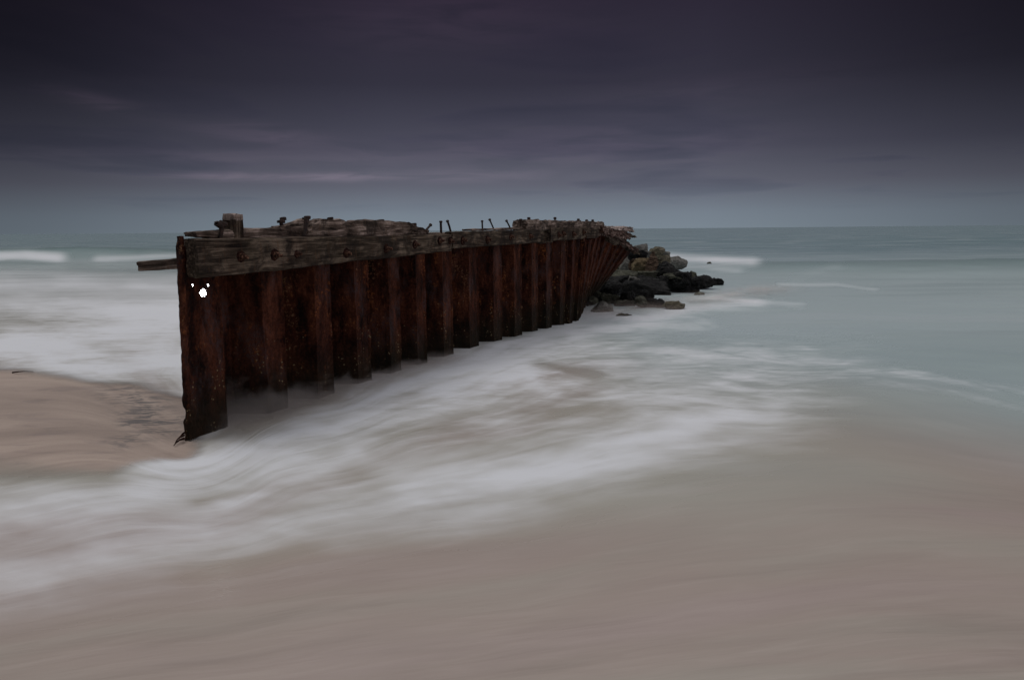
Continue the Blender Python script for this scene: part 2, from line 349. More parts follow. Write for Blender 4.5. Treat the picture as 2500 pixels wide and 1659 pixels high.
# stream function: streaks follow lines of equal v; thin-plate fit through a few traced flow lines
lines = [(0, [(-50, 700), (200, 700), (415, 690)]), (.5, [(1330, 700), (1700, 690), (2100, 690), (2400, 700)]),
         (1, [(430, 1045), (560, 1000), (800, 905), (1050, 810), (1330, 735), (1700, 730), (2400, 780)]),
         (2, [(0, 1130), (300, 1090), (600, 1030), (900, 940), (1200, 850), (1500, 800), (1900, 830), (2400, 910)]),
         (3, [(0, 1230), (300, 1180), (650, 1100), (950, 1030), (1250, 960), (1600, 900), (2000, 920), (2400, 1000)]),
         (4, [(0, 1340), (400, 1260), (800, 1180), (1200, 1110), (1600, 1040), (2000, 1020), (2400, 1080)]),
         (5, [(0, 1440), (500, 1360), (1000, 1270), (1500, 1190), (2000, 1140), (2400, 1180)]),
         (6, [(0, 1550), (600, 1460), (1200, 1380), (1800, 1290), (2400, 1260)]), (7, [(600, 1590), (1200, 1500), (1800, 1420), (2400, 1380)])]
cp = np.array([(x / 1000, y / 1000) for v, l in lines for x, y in l]); cv = np.array([v for v, l in lines for _ in l], float)
def tps(r2): return .5 * r2 * np.log(r2 + 1e-9)
K = tps(((cp[:, None] - cp[None]) ** 2).sum(-1)) + np.eye(len(cp)) * 2e-3; Pm = np.c_[np.ones(len(cp)), cp]
A = np.block([[K, Pm], [Pm.T, np.zeros((3, 3))]]); sol = np.linalg.solve(A, np.r_[cv, 0, 0, 0])
qx = np.clip(PX, -600, 3000) / 1000; qy = np.clip(PY, 560, 2200) / 1000
V = sol[-3] + sol[-2] * qx + sol[-1] * qy
for i in range(len(cp)): V += sol[i] * tps((qx - cp[i, 0]) ** 2 + (qy - cp[i, 1]) ** 2)

def make_sea():
    m, t, b = material('sea_water'); tc = t.new('ShaderNodeTexCoord').outputs['Object']; x, y, z = t.xyz(tc)
    foam = t.attr('foam'); tone = t.attr('tone'); al = t.attr('cover'); v = t.attr('flow')
    near = t.step(y, 26.0, 14.0)
    u = t.math('DIVIDE', x, t.math('ADD', y, 4.0))
    wv = t.noise(t.map(tc, (.5, .9, 1)), .9, 3, .5)
    v2 = t.math('ADD', v, t.math('MULTIPLY', t.math('SUBTRACT', wv, .5), .30))
    sv1 = t.comb(t.math('MULTIPLY', u, 5.5), t.math('MULTIPLY', v2, 2.0), 0.0)
    sv2 = t.comb(t.math('MULTIPLY', u, 13.0), t.math('MULTIPLY', v2, 5.0), 3.0)
    s1 = t.noise(sv1, 1.0, 3, .5, .35); s2 = t.noise(sv2, 1.0, 4, .5, .35)
    # far water: wave lines lying across the view, in metres
    fr = t.noise(t.map(tc, (.10, .60, 1)), 1.0, 5, .6, .3); fr2 = t.noise(t.map(tc, (.022, .16, 1)), 1.0, 5, .62, .3)
    curl = t.noise(t.map(tc, (1.0, 1.9, 1)), 1.3, 6, .6, 1.2); cloud = t.noise(t.map(tc, (.9, 1.6, 1), (3, 3, 3), (0, 0, .5)), .9, 5, .55, .5)
    streak = t.math('ADD', t.math('MULTIPLY', s1, .55), t.math('MULTIPLY', s2, .45))
    far = t.math('ADD', t.math('MULTIPLY', fr, .6), t.math('MULTIPLY', fr2, .4))
    st = t.math('ADD', t.math('MULTIPLY', streak, near), t.math('MULTIPLY', far, t.math('SUBTRACT', 1.0, near)))
    crl = t.math('MULTIPLY', t.math('SUBTRACT', curl, .5), t.math('MULTIPLY', t.step(y, 6.5, 9.0), t.step(y, 30.0, 14.0)))
    crl = t.math('ADD', t.math('MULTIPLY', crl, 1.0), t.math('MULTIPLY', t.math('SUBTRACT', cloud, .5), t.math('MULTIPLY', near, .50)))
    f = t.math('ADD', foam, t.math('MULTIPLY', t.math('SUBTRACT', st, .5), t.math('MULTIPLY_ADD', t.step(y, 3.0, 7.0), .40, .50)))
    curl2 = t.noise(t.map(tc, (2.0, 4.2, 1), (5, 1, 0), (0, 0, .35)), 1.7, 5, .62, 1.3)
    f = t.math('ADD', f, crl)
    f = t.math('ADD', f, t.math('MULTIPLY', t.math('SUBTRACT', curl2, .5), t.math('MULTIPLY', t.math('MULTIPLY', t.step(y, 5.0, 8.0), t.step(y, 26.0, 12.0)), .85)))
    f = t.math('ADD', f, t.math('MULTIPLY', t.math('SUBTRACT', s2, .5), t.math('MULTIPLY', t.math('MULTIPLY', near, t.step(y, 3.0, 6.0)), 1.0)))
    f = t.math('MULTIPLY', t.step(f, -.1, 1.25), t.step(foam, .0, .22))
    f = t.math('MINIMUM', f, .97)
    wash = t.ramp(t.noise(t.map(sv1, (.6, .5, 1), (9, 4, 0)), .8, 3, .5, .4), [(.34, lin(154, 141, 134)), (.50, lin(153, 141, 132)), (.66, lin(153, 145, 135))])
    mid = t.ramp(t.noise(t.map(sv1, (.6, .5, 1), (9, 4, 0)), .8, 3, .5, .4), [(.30, lin(150, 138, 130)), (.42, lin(156, 152, 142)), (.6, lin(158, 156, 146))])
    wash = t.mix(t.attr('inner'), wash, mid)
    wash = t.mix(t.math('MULTIPLY', t.step(s2, .5, .72), .10), wash, lin(180, 170, 162))
    wash = t.mix(t.math('MULTIPLY', t.step(s1, .5, .32), .10), wash, lin(120, 108, 102))
    teal = t.mix(t.step(y, 14.0, 70.0), lin(170, 183, 183), lin(116, 137, 141))
    teal = t.mix(t.math('MULTIPLY', t.math('MULTIPLY', t.step(y, 45.0, 20.0), t.step(x, 0.0, -6.0)), 1.0), teal, lin(122, 132, 136))
    teal = t.mix(t.math('MULTIPLY', t.step(far, .45, .68), .22), teal, lin(165, 178, 184))
    teal = t.mix(t.math('MULTIPLY', t.step(far, .5, .32), .22), teal, lin(84, 106, 110))
    gr = t.math('MULTIPLY', t.step(z, -.24, .30), t.step(y, 80.0, 65.0))
    mott = t.noise(t.map(tc, (.12, .35, 1)), 1.0, 4, .55, .4)
    teal = t.mix(t.math('MULTIPLY', t.step(mott, .45, .7), .30), teal, lin(182, 190, 192))
    teal = t.mix(t.math('MULTIPLY', gr, .50), teal, lin(66, 98, 96))
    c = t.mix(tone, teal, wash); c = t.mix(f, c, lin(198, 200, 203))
    t.put(b.inputs['Base Color'], c)
    t.put(b.inputs['Roughness'], t.math('MULTIPLY_ADD', f, .5, .27))
    b.inputs['Specular IOR Level'].default_value = .35
    bump(t, b, t.math('ADD', t.math('MULTIPLY', st, .7), t.math('MULTIPLY', f, .5)), .25, .06)
    tr = t.new('ShaderNodeBsdfTransparent'); mxs = t.new('ShaderNodeMixShader')
    a2 = t.step(t.math('ADD', al, t.math('MULTIPLY', t.math('SUBTRACT', streak, .5), .5)), .08, .80)
    t.put(mxs.inputs[0], t.math('MAXIMUM', a2, 0.0)); t.l.new(tr.outputs[0], mxs.inputs[1]); t.l.new(b.outputs[0], mxs.inputs[2])
    t.l.new(mxs.outputs[0], t.n['Material Output'].inputs[0]); return m
def make_sand():
    m, t, b = material('wet_sand'); tc = t.new('ShaderNodeTexCoord').outputs['Object']; v = t.attr('flow'); x, y, z = t.xyz(tc)
    u = t.math('DIVIDE', x, t.math('ADD', y, 4.0)); mark = t.attr('mark')
    sv = t.comb(t.math('MULTIPLY', u, 4.0), t.math('MULTIPLY', v, 6.0), 0.0)
    n = t.noise(sv, 1, 6, .6, .4); g = t.noise(tc, 55, 5, .75); n2 = t.noise(t.map(tc, (1.2, 3.4, 1), (0, 0, 0), (0, 0, .35)), 1.3, 6, .62, .5)
    c = t.ramp(n, [(.32, (.235, .182, .150)), (.5, (.295, .230, .190)), (.68, (.36, .285, .235))])
    c = t.mix(t.math('MULTIPLY', t.step(n2, .52, .68), .40), c, (.145, .115, .108))
    c = t.mix(t.math('MULTIPLY', t.step(g, .56, .74), .25), c, (.42, .36, .30))
    c = t.mix(t.math('MULTIPLY', t.step(g, .44, .30), .22), c, (.10, .082, .072))
    mk = t.noise(t.map(tc, (3.2, 6.0, 1), (0, 0, 0), (0, 0, .5)), 1.6, 5, .6, .9)
    c = t.mix(t.math('MULTIPLY', t.math('MULTIPLY', mark, t.step(mk, .46, .56)), .8), c, (.075, .072, .072))
    t.put(b.inputs['Base Color'], c); b.inputs['Roughness'].default_value = .55; b.inputs['Specular IOR Level'].default_value = .3
    bump(t, b, t.math('ADD', t.math('MULTIPLY', g, .3), t.math('MULTIPLY', mk, .6)), .4, .015); return m
SEA = make_sea(); SAND = make_sand()
mark = stroke(PX, PY, [(290, 905), (345, 925), (330, 950)], 26) + .8 * stroke(PX, PY, [(290, 975), (420, 962)], 8) + .7 * stroke(PX, PY, [(280, 1015), (400, 985)], 16)
mark = np.clip(mark, 0, 1) * sms(PX, 470, 425)
dune = (vnoise(XX * 1.8, YY * 1.8, 21, 4) - .5) * .03
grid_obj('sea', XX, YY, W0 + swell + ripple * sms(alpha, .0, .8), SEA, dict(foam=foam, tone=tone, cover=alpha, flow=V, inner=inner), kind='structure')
grid_obj('beach', XX, YY, W0 + ripple * sms(alpha, .0, .8) - .012 - .9 * sms(YY, 15, 20) - .02 * (YY - 20).clip(0, 200), SAND, dict(flow=V, mark=mark), kind='structure')

# ------------------------------------------------------------------ sheet pile wall
wall = empty('groyne', P(0, 0, 0), 'long rusty steel sheet pile groyne with timber wales running out into the surf', 'groyne')
PITCH_N = .29
def wale_top_z(s): return 1.52
def pile(prof, top_fn, bot_fn, rows=46, name='sheet_pile', amp=.010, holes=None, jag=.03, z0=-.6):
    """prof: list of (s, n); top_fn / bot_fn map (s, n) to a world point"""
    pts = []
    for (a, b_) in zip(prof[:-1], prof[1:]):
        L = math.hypot(b_[0] - a[0], b_[1] - a[1]); k = max(1, int(L / .028))
        for i in range(k): pts.append((a[0] + (b_[0] - a[0]) * i / k, a[1] + (b_[1] - a[1]) * i / k))
    pts.append(prof[-1]); nc = len(pts); verts = []; faces = []
    if holes: rows = 110
    for r in range(rows + 1):
        f = r / rows
        for (s, n) in pts:
            A_ = bot_fn(s, n); B_ = top_fn(s, n)
            if r == rows: B_ = B_ - Vector((0, 0, jag * noise.noise(Vector((s * 9, n * 9, 3)))))
            p = A_.lerp(B_, f)
            q = Vector((p.x * 1.0, p.y * 1.0, p.z * .6))
            d = noise.noise(q * 14) * amp + noise.noise(q * 42) * amp * .55
            d2 = noise.noise(q * 15 + Vector((9, 3, 1))) * amp
            verts.append(p + NRM * d + DIR * d2)
    hs = holes or []
    for r in range(rows):
        for c in range(nc - 1):
            q = [r * nc + c, r * nc + c + 1, (r + 1) * nc + c + 1, (r + 1) * nc + c]
            if hs:
                m_ = sum((verts[i] for i in q), Vector()) / 4; s_, n_, z_ = sn(m_)
                if any(((s_ - a) / rx) ** 2 + ((z_ - b_) / rz) ** 2 < 1 for a, b_, rx, rz in hs): continue
            faces.append(q)
    o = mesh_obj(name, verts, faces, RUST, wall, smooth=False)
    so_ = o.modifiers.new('thick', 'SOLIDIFY'); so_.thickness = .012; so_.offset = -1
    return o
TOPZ = 1.50
def str_top(s, n): return P(s, n, TOPZ - .006 * s * 0)
def str_bot(s, n): return P(s, n, -.7)
# front pile: a broad flange with three holes burnt through it
s_l = sn(wall_pt(463, 900))[0]; s_r = SE[0][0]
HL = []
for (px, py, rx, rz) in ((497, 715, .036, .031), (472, 694.5, .012, .013), (509, 696, .014, .010)):
    a, _, c = sn(wall_pt(px, py)); HL.append((a, c, rx, rz))
def fine_pile(prof, holes):
    """the holed flange is a finer mesh"""
    (s0, n0), (s1, n1) = prof; verts = []; faces = []; nc = 60; rows = 260
    for r in range(rows + 1):
        for c in range(nc + 1):
            s = s0 + (s1 - s0) * c / nc; z = -.7 + (TOPZ + .7) * r / rows; p = P(s + .03 * (z - .87), n0, z); q = Vector((p.x, p.y, p.z * .6))
            d = noise.noise(q * 14) * .010 + noise.noise(q * 42) * .007
            edge = 0
            if c == 0: edge = noise.noise(Vector((1, 2, z * 13))) * .012
            verts.append(p + NRM * d + DIR * edge)
    for r in range(rows):
        for c in range(nc):
            q = [r * (nc + 1) + c, r * (nc + 1) + c + 1, (r + 1) * (nc + 1) + c + 1, (r + 1) * (nc + 1) + c]
            m_ = sum((verts[i] for i in q), Vector()) / 4; s_, n_, z_ = sn(m_)
            if any(((s_ - a) / rx) ** 2 + ((z_ - b_) / rz) ** 2 < 1 + .5 * noise.noise(Vector((s_ * 60, z_ * 60, 0))) for a, b_, rx, rz in holes): continue
            faces.append(q)
    o = mesh_obj('sheet_pile', verts, faces, RUST, wall); m_ = o.modifiers.new('thick', 'SOLIDIFY'); m_.thickness = .012; m_.offset = -1
    o['label'] = 'broad end pile with three burnt holes letting light through'; return o
fine_pile([(s_l, 0), (s_r - .02, 0)], HL)
# end plate standing proud of the end of the wale
ztop = sn(wall_pt(440, 577, .1))[2]
def end_plate():
    verts = []; faces = []; rows = 90; n0, n1 = -.052, .004; th = .02
    a_s = s_l - .0
    for r in range(rows + 1):
        z = -.7 + (ztop + .7) * r / rows
        for k in range(8):
            n = n0 + (n1 - n0) * k / 7; q = P(0, n, z)
            w_ = noise.noise(Vector((3, n * 20, z * 11))) * .008 + noise.noise(Vector((7, n * 30, z * 40))) * .006
            ee = noise.noise(Vector((5, k, z * 12))) * .014 if k in (0, 7) else 0
            if z < .25 and k in (0, 7): ee *= 2.0
            verts.append(P(a_s + w_ + .03 * (z - .87), n + ee - (.012 if z > 1.0 else 0) * 0, z))
    for r in range(rows):
        for k in range(7): i = r * 8 + k; faces.append([i, i + 1, i + 9, i + 8])
    o = mesh_obj('end_plate', verts, faces, RUST, wall); m_ = o.modifiers.new('thick', 'SOLIDIFY'); m_.thickness = .02; m_.offset = 1
    o['label'] = 'thin rusty edge plate at the near end of the wall'
end_plate()
prev = s_r
for k in range(1, len(SE)):
    e = SE[k][0]; p_ = e - prev
    bead = .012
    prof = [(prev - .02, 0), (prev + .10 * p_, -PITCH_N), (prev + .30 * p_, -PITCH_N), (prev + .32 * p_, -PITCH_N + .03), (prev + .37 * p_, -PITCH_N + .03),
            (prev + .39 * p_, -PITCH_N), (prev + .52 * p_, -PITCH_N), (prev + .64 * p_, 0), (e - .02 - .03, 0), (e - .02, .018)]
    prof[0] = (prev - .02, .0)
    lean = {12: .06, 13: .12, 14: .20}.get(k, rnd.uniform(-.015, .015))
    ln = {12: .03, 13: .07, 14: .14}.get(k, 0)
    pile(prof, lambda s, n, a=lean, b=ln: P(s + a, n + b, TOPZ - .01 + rnd.uniform(0, .0)), str_bot, amp=.009)
    prev = e
# far section: the line bends away and the piles lean outwards like a fan
B0 = P(prev, 0, 0); HD = ray(1412, 757); HD = Vector((HD.x, HD.y, 0)).normalized(); HN = Vector((HD.y, -HD.x, 0)); FP = .74; NF = 8
tops = [(1428, 590), (1446, 584), (1460, 570), (1472, 568), (1487, 574), (1501, 584), (1516, 597), (1528, 603), (1541, 611)]
def fan_top(j): return at_depth(*tops[j], B0.y + j * FP * .97 - .25 * j / NF)
for j in range(NF):
    prof = [(0, 0), (.14, -PITCH_N), (.44, -PITCH_N), (.56, 0), (.97, 0), (1, .02)]
    prof = [(a * FP, n) for a, n in prof]
    T0 = fan_top(j); T1 = fan_top(j + 1)
    def bt(s, n, j=j): q = B0 + HD * (j * FP + s) + HN * n; return Vector((q.x, q.y, -.8))
    def tp(s, n, T0=T0, T1=T1): q = T0.lerp(T1, s / FP) + HN * n; return q
    pile(prof, tp, bt, rows=40, amp=.014)['label'] = 'rusty pile leaning outwards at the far broken end of the wall'

# timber beams: a prism between end sections with rough, split surfaces
def basis(d, upv=Vector((0, 0, 1))):
    d = d.normalized(); side = d.cross(upv).normalized(); return d, side, side.cross(d).normalized()
def beam(name, pa, pb, ha, hb, wa, wb, mat, parent=None, rough=.008, seg=None, ends=(.02, .02), roll=0.0, taper=None, notch=None, seed=0, label=None, cat=None, group=None, bite=0.0, upv=Vector((0, 0, 1))):
    """pa, pb: centres of the two end sections (world); h heights, w widths; object X runs along the grain"""
    d, side, up = basis(pb - pa, upv); L = (pb - pa).length
    if roll: q = Matrix.Rotation(roll, 3, d); side = q @ side; up = q @ up
    seg = seg or max(8, int(L / .035)); m_ = 6
    ring = [(-1, -1)] + [(-1 + 2 * i / m_, -1) for i in range(1, m_)] + [(1, -1)] + [(1, -1 + 2 * i / m_) for i in range(1, m_)] + [(1, 1)] + [(1 - 2 * i / m_, 1) for i in range(1, m_)] + [(-1, 1)] + [(-1, 1 - 2 * i / m_) for i in range(1, m_)]
    nr = len(ring); verts = []; so_ = Vector((seed * 7.3, seed * 3.1, seed * 1.7))
    for i in range(seg + 1):
        f = i / seg; h = ha + (hb - ha) * f; w_ = wa + (wb - wa) * f; xx = f * L; sc = 1.0; lift = 0
        if taper: sc, lift = taper(f)
        for (a, b_) in ring:
            rr = 1 - .05 * (abs(a) == 1 and abs(b_) == 1)
            yy = a * w_ / 2 * rr; zz = (b_ * h / 2 * rr) * sc + lift * h
            q = Vector((xx * 2.5, yy * 16, zz * 16)) + so_
            k = rough * (noise.noise(q) + .6 * noise.noise(q * 2.7)) * 1.6
            gr = -abs(noise.noise(Vector((xx * 1.2, yy * 45, zz * 45)) + so_)) * rough * 1.3
            if bite:
                bt_ = noise.noise(Vector((xx * 4, a * .6, b_ * .6)) + so_); k -= bite * max(0, bt_ - .15) * 2
            yy += (k + gr) * a; zz += (k + gr) * b_
            ex = 0
            if i == 0: ex = -ends[0] * (noise.noise(Vector((yy * 22, zz * 22, 1)) + so_) + .5)
            if i == seg: ex = ends[1] * (noise.noise(Vector((yy * 22, zz * 22, 5)) + so_) + .5)
            verts.append(Vector((xx + ex, yy, zz)))
    faces = []
    for i in range(seg):
        for j in range(nr): a = i * nr + j; b_ = i * nr + (j + 1) % nr; faces.append([a, b_, b_ + nr, a + nr])
    for i, fl in ((0, True), (seg, False)):
        c = len(verts); cc = sum((verts[i * nr + j] for j in range(nr)), Vector()) / nr; verts.append(cc + Vector(((-1 if fl else 1) * -.01, 0, 0)))
        for j in range(nr):
            a = i * nr + j; b_ = i * nr + (j + 1) % nr; faces.append([b_, a, c] if fl else [a, b_, c])
    me = bpy.data.meshes.new(name); me.from_pydata([tuple(v) for v in verts], [], faces); me.update(); me.materials.append(mat)
    o = bpy.data.objects.new(name, me)
    M = Matrix(((d.x, side.x, up.x, pa.x), (d.y, side.y, up.y, pa.y), (d.z, side.z, up.z, pa.z), (0, 0, 0, 1)))
    link(o, parent)
    if parent is not None: o.matrix_local = Matrix.Translation(-wloc(parent)) @ M
    else: o.matrix_local = M
    if label: o['label'] = label
    if cat: o['category'] = cat
    if group: o['group'] = group
    o['_m'] = 0; del o['_m']
    return o, M
def tube_mesh(pts, rads, n=9):
    verts = []; faces = []
    for i, p in enumerate(pts):
        d = (pts[min(i + 1, len(pts) - 1)] - pts[max(i - 1, 0)]).normalized(); a = d.orthogonal().normalized(); b_ = d.cross(a)
        for j in range(n):
            an = 2 * math.pi * j / n; k = 1 + .14 * noise.noise(Vector((p.x * 50 + j, p.y * 50, p.z * 50)))
            verts.append(p + (a * math.cos(an) + b_ * math.sin(an)) * rads[i] * k)
    for i in range(len(pts) - 1):
        for j in range(n): faces.append([i * n + j, i * n + (j + 1) % n, (i + 1) * n + (j + 1) % n, (i + 1) * n + j])
    for i, fl in ((0, 1), (len(pts) - 1, 0)):
        f = [i * n + j for j in range(n)]; faces.append(f[::-1] if fl else f)
    return verts, faces
def child_mesh(name, verts, faces, mat, parent, PM, smooth=False):
    """world verts into a child of a rotated parent with world matrix PM"""
    inv = PM.inverted(); me = bpy.data.meshes.new(name); me.from_pydata([tuple(inv @ Vector(v)) for v in verts], [], faces); me.update(); me.materials.append(mat)
    o = bpy.data.objects.new(name, me); link(o, parent); return o
def side_bolt(parent, PM, px, py, n, r=.030, big=0):
    """washer, nut and bolt end standing out of the face of a wale"""
    p = wall_pt(px, py, n); tilt = Vector((rnd.uniform(-.1, .1), rnd.uniform(-.1, .1), rnd.uniform(-.15, .05)))
    ax = (NRM + tilt).normalized()
    pts = [p - ax * .01, p + ax * .006, p + ax * .008, p + ax * .008, p + ax * .032, p + ax * .034, p + ax * (.055 + .02 * big), p + ax * (.058 + .02 * big)]
    rads = [r * 1.9, r * 1.8, r * 1.2, r * 1.05, r, r * .6, r * .55, r * .4]
    if big: rads = [a * 1.35 for a in rads]
    v, f = tube_mesh(pts, rads, 8)
    o = child_mesh('bolt', v, f, BOLT, parent, PM); o.data.materials.append(STAIN)
    for p_ in o.data.polygons[:16]: p_.material_index = 1
    return o
def wale(px0, px1, top, bot, n0, n1, mat, label, seed, **k):
    """front face given by its corners in the photograph, lying in the plane n = n1"""
    a0 = wall_pt(px0, top[0], n1); b0 = wall_pt(px0, bot[0], n1); a1 = wall_pt(px1, top[1], n1); b1 = wall_pt(px1, bot[1], n1)
    sA = (sn(a0)[0] + sn(b0)[0]) / 2; sB = (sn(a1)[0] + sn(b1)[0]) / 2
    pa = P(sA, (n0 + n1) / 2, (a0.z + b0.z) / 2); pb = P(sB, (n0 + n1) / 2, (a1.z + b1.z) / 2)
    print('wale', label[:20], round(sA, 2), round(sB, 2), 'h', round(a0.z - b0.z, 2), round(a1.z - b1.z, 2), 'ztop', round(a0.z, 2), round(a1.z, 2))
    o, M = beam('wale', pa, pb, a0.z - b0.z, a1.z - b1.z, n1 - n0, n1 - n0, mat, wall, seed=seed, label=label, **k)
    return o, M
NW = .14
w1, m1 = wale(485, 1102, (583.5, 571.5), (680, 613), .022, NW, WALEW, 'mossy stained first timber wale', 1, rough=.006, ends=(.01, .02))
w2, m2 = wale(1106, 1320, (565, 560), (607, 592), .022, NW, WALEW, 'plain grey second timber wale', 2, rough=.005, ends=(.0, .06))
w25, m25 = wale(1316, 1348, (563, 560), (594, 589), -.03, NW - .09, WALEW, 'dark broken stub between two wales', 3, rough=.02, ends=(.05, .05))
w3, m3 = wale(1346, 1462, (555.5, 555.5), (588.5, 580.5), .022, NW, WALEW, 'cracked third timber wale with square cut end', 4, rough=.007, ends=(.01, .02))
for (px, py, big) in ((588, 626, .8), (671, 622, 1), (724, 620, 0), (845, 618, .3), (943, 607, 1), (1013, 597, .4), (1074, 587, .3), (1099, 588, .6)): side_bolt(w1, m1, px, py, NW, .021, big)
for (px, py) in ((1130, 587), (1190, 585), (1247, 578), (1294, 577)): side_bolt(w2, m2, px, py, NW, .026, .2)
for (px, py) in ((1364, 574), (1375, 571), (1400, 572), (1424, 567)): side_bolt(w3, m3, px, py, NW, .028, .2)
# top cap planks between the two faces of the wall, and the inner wale
beam('cap_plank', P(s_l + .16, -.07, 1.505), P(10.0, -.07, 1.555), .09, .09, .19, .19, WOOD, wall, seed=9, rough=.006, label='weathered plank capping the sheet piles')
beam('wale', P(s_l + .40, -.30, 1.36), P(9.4, -.30, 1.40), .24, .2, .13, .13, WALEW, wall, seed=11, rough=.006, label='timber wale on the back of the wall')

def spike(px0, py0, px1, py1, n, rs=.0085, rh=.017, bend=0.0, name='spike', washer=False):
    a = wall_pt(px0, py0, n); b_ = wall_pt(px1, py1, n); d = (b_ - a); u = d.normalized(); a = a - u * .06
    mid = a.lerp(b_, .55) + DIR * bend
    pts = [a, a.lerp(mid, .5), mid, mid.lerp(b_, .6), b_ - u * .022, b_ - u * .020, b_ - u * .006, b_ + u * .002]
    rads = [rs * 1.15, rs, rs, rs, rs, rh, rh * 1.05, rh * .7]
    v, f = tube_mesh(pts, rads, 9)
    o = mesh_obj('spike_bolt', v, f, IRON, wall); return o
for px0, py0, px1, py1, n_, rs, rh, bd in ((1031, 572, 1052, 548, -.02, .014, .021, 0), (1077, 569, 1076, 539, 0, .0155, .021, 0), (1099, 563, 1092, 538, 0, .0135, .020, .012),
                                           (1178, 561, 1177, 538, -.02, .0115, .018, 0), (1206, 560, 1195, 535, -.02, .0105, .018, 0), (1246, 558, 1236, 538, -.02, .011, .018, .01)):
    sc = 1 + .045 * max(0, sn(wall_pt(px0, py0))[0] - 4)
    spike(px0, py0, px1, py1, n_, rs=rs * sc, rh=rh * sc, bend=bd)

# loose and broken timbers lying on top of the wall
def top_bolt(parent, PM, px, py, n, r=.024, h=.03, lean=(0, 0), shaft=.06):
    p = wall_pt(px, py, n); u = Vector((lean[0], lean[1], 1)).normalized()
    pts = [p - u * shaft, p - u * h * .5, p - u * h * .49, p - u * h * .2, p + u * h * .35, p + u * h * .5]; rads = [r * .5, r * .5, r * .95, r, r, r * .6]
    v, f = tube_mesh(pts, rads, 8); return child_mesh('bolt', v, f, IRON, parent, PM)
def ray_beam(name, x0, y0a, y0b, x1, y1a, y1b, n, wdt, mat, **k):
    a0 = wall_pt(x0, y0a, n); b0 = wall_pt(x0, y0b, n); a1 = wall_pt(x1, y1a, n); b1 = wall_pt(x1, y1b, n)
    return beam(name, (a0 + b0) / 2, (a1 + b1) / 2, a0.z - b0.z, a1.z - b1.z, wdt, wdt, mat, **k)
GT = 'broken timbers lying along the top of the wall'
def tp1(f): return (.35 + .65 * min(1, f / .22), -.05 * (1 - min(1, f / .22)))
ray_beam('driftwood_beam', 467, 558, 585, 780, 554, 582, -.08, .13, WOOD, taper=tp1, seed=21, rough=.009, bite=.012,
         label='long thin split beam lying under the small upright block', cat='timber beam', group=GT)
def tp2(f):
    k = 1 - .45 * max(0, (.10 - f) / .10) - .48 * max(0, (f - .80) / .20) ** .8
    return (k, -(1 - k) * .5)
b2, mb2 = ray_beam('driftwood_beam', 738, 532, 582, 1034, 542, 577, -.03, .14, WOOD, taper=tp2, seed=22, rough=.014, bite=.03, ends=(.01, .05),
         label='thickest deeply cracked beam with five bolt heads on top', cat='timber beam', group=GT)
def tp25(f): k = .25 + .75 * f; return (k, -(1 - k) * .5)
ray_beam('driftwood_fragment', 672, 537, 557, 742, 531, 557, -.10, .11, WOOD, taper=tp25, seed=23, rough=.014, bite=.02,
         label='short wedge shaped splinter of wood on the long thin beam', cat='timber piece', group=GT)
for (px, py, r, h) in ((750, 531, .034, .034), (806, 533, .032, .024), (930, 539, .038, .034), (1010, 548, .038, .036), (691, 534, .032, .032), (686, 540, .036, .026)):
    top_bolt(b2, mb2, px, py, -.04, r, h, (rnd.uniform(-.2, .2), 0), .04)
# iron strap over the thick beam
a = wall_pt(748, 533, .045); b_ = wall_pt(744, 577, .045)
v, f = tube_mesh([a + NRM * -.04, a, a.lerp(b_, .3), a.lerp(b_, .6), b_], [.012, .024, .020, .019, .022], 8); child_mesh('strap', v, f, IRON, b2, mb2)
# upright block and tall bent bolt at the near end
blk, mblk = beam('timber_block', wall_pt(571, 582, -.06), wall_pt(569, 536.5, -.06), .118, .122, .12, .12, WALEW, seed=31, rough=.008, ends=(.0, .0), seg=12, upv=DIR,
     label='small square upright wooden block nearest the end of the wall', cat='wood block')
ef, _ = beam('end_face', wall_pt(569.5, 537, -.06), wall_pt(569.5, 523, -.055), .128, .124, .124, .118, PALEW, seed=33, rough=.004, ends=(0, .003), seg=6, upv=DIR, label='pale weathered top of the block')
ef.parent = blk; ef.matrix_parent_inverse = mblk.inverted()
v, f = tube_mesh([wall_pt(538, 584, -.0), wall_pt(539, 570, -.0), wall_pt(541, 556, -.0), wall_pt(542, 553, 0), wall_pt(528, 545, 0), wall_pt(527, 541, 0)], [.016, .018, .020, .026, .024, .018], 9)
o = mesh_obj('bent_bolt', v, f, IRON, origin=wall_pt(538, 584, 0)); tag(o, 'thick bent iron bolt standing just left of the small wooden block', 'bolt')
v, f = tube_mesh([wall_pt(538, 543, 0), wall_pt(551, 549, 0)], [.022, .024], 8); o2 = mesh_obj('bolt_head', v, f, IRON, o)
# far cap timber
c3, mc3 = ray_beam('driftwood_beam', 1270, 536, 564, 1460, 541, 558, -.02, .26, WOOD, seed=24, rough=.015, bite=.02, ends=(.03, .06),
         label='far heavy cap beam with nail heads, above the third wale', cat='timber beam', group=GT)
for (px, py) in ((1291, 533), (1355, 532.5), (1412, 536), (1447, 538), (1460, 544), (1271, 537), (1432, 538)): top_bolt(c3, mc3, px, py, .04, .028, .04, (0, 0), .08)
ray_beam('thin_board', 1141, 559, 563, 1266, 554.5, 560.5, -.05, .16, WOOD, seed=25, rough=.006, label='thin dark board lying flat between the spikes and the far cap beam', cat='board', group=GT)
# stub sticking out behind the wall on the left
pa = on_plane(346, 649, P(.22, 0, 0), DIR); pb = on_plane(440, 641.5, P(.22, 0, 0), DIR); d_ = (pb - pa)
beam('stub_beam', pa, pb + d_ * .28, .078, .086, .08, .08, WOOD, seed=26, rough=.006, ends=(.02, .0), parent=wall, label='short beam sticking out behind the near end of the wall')
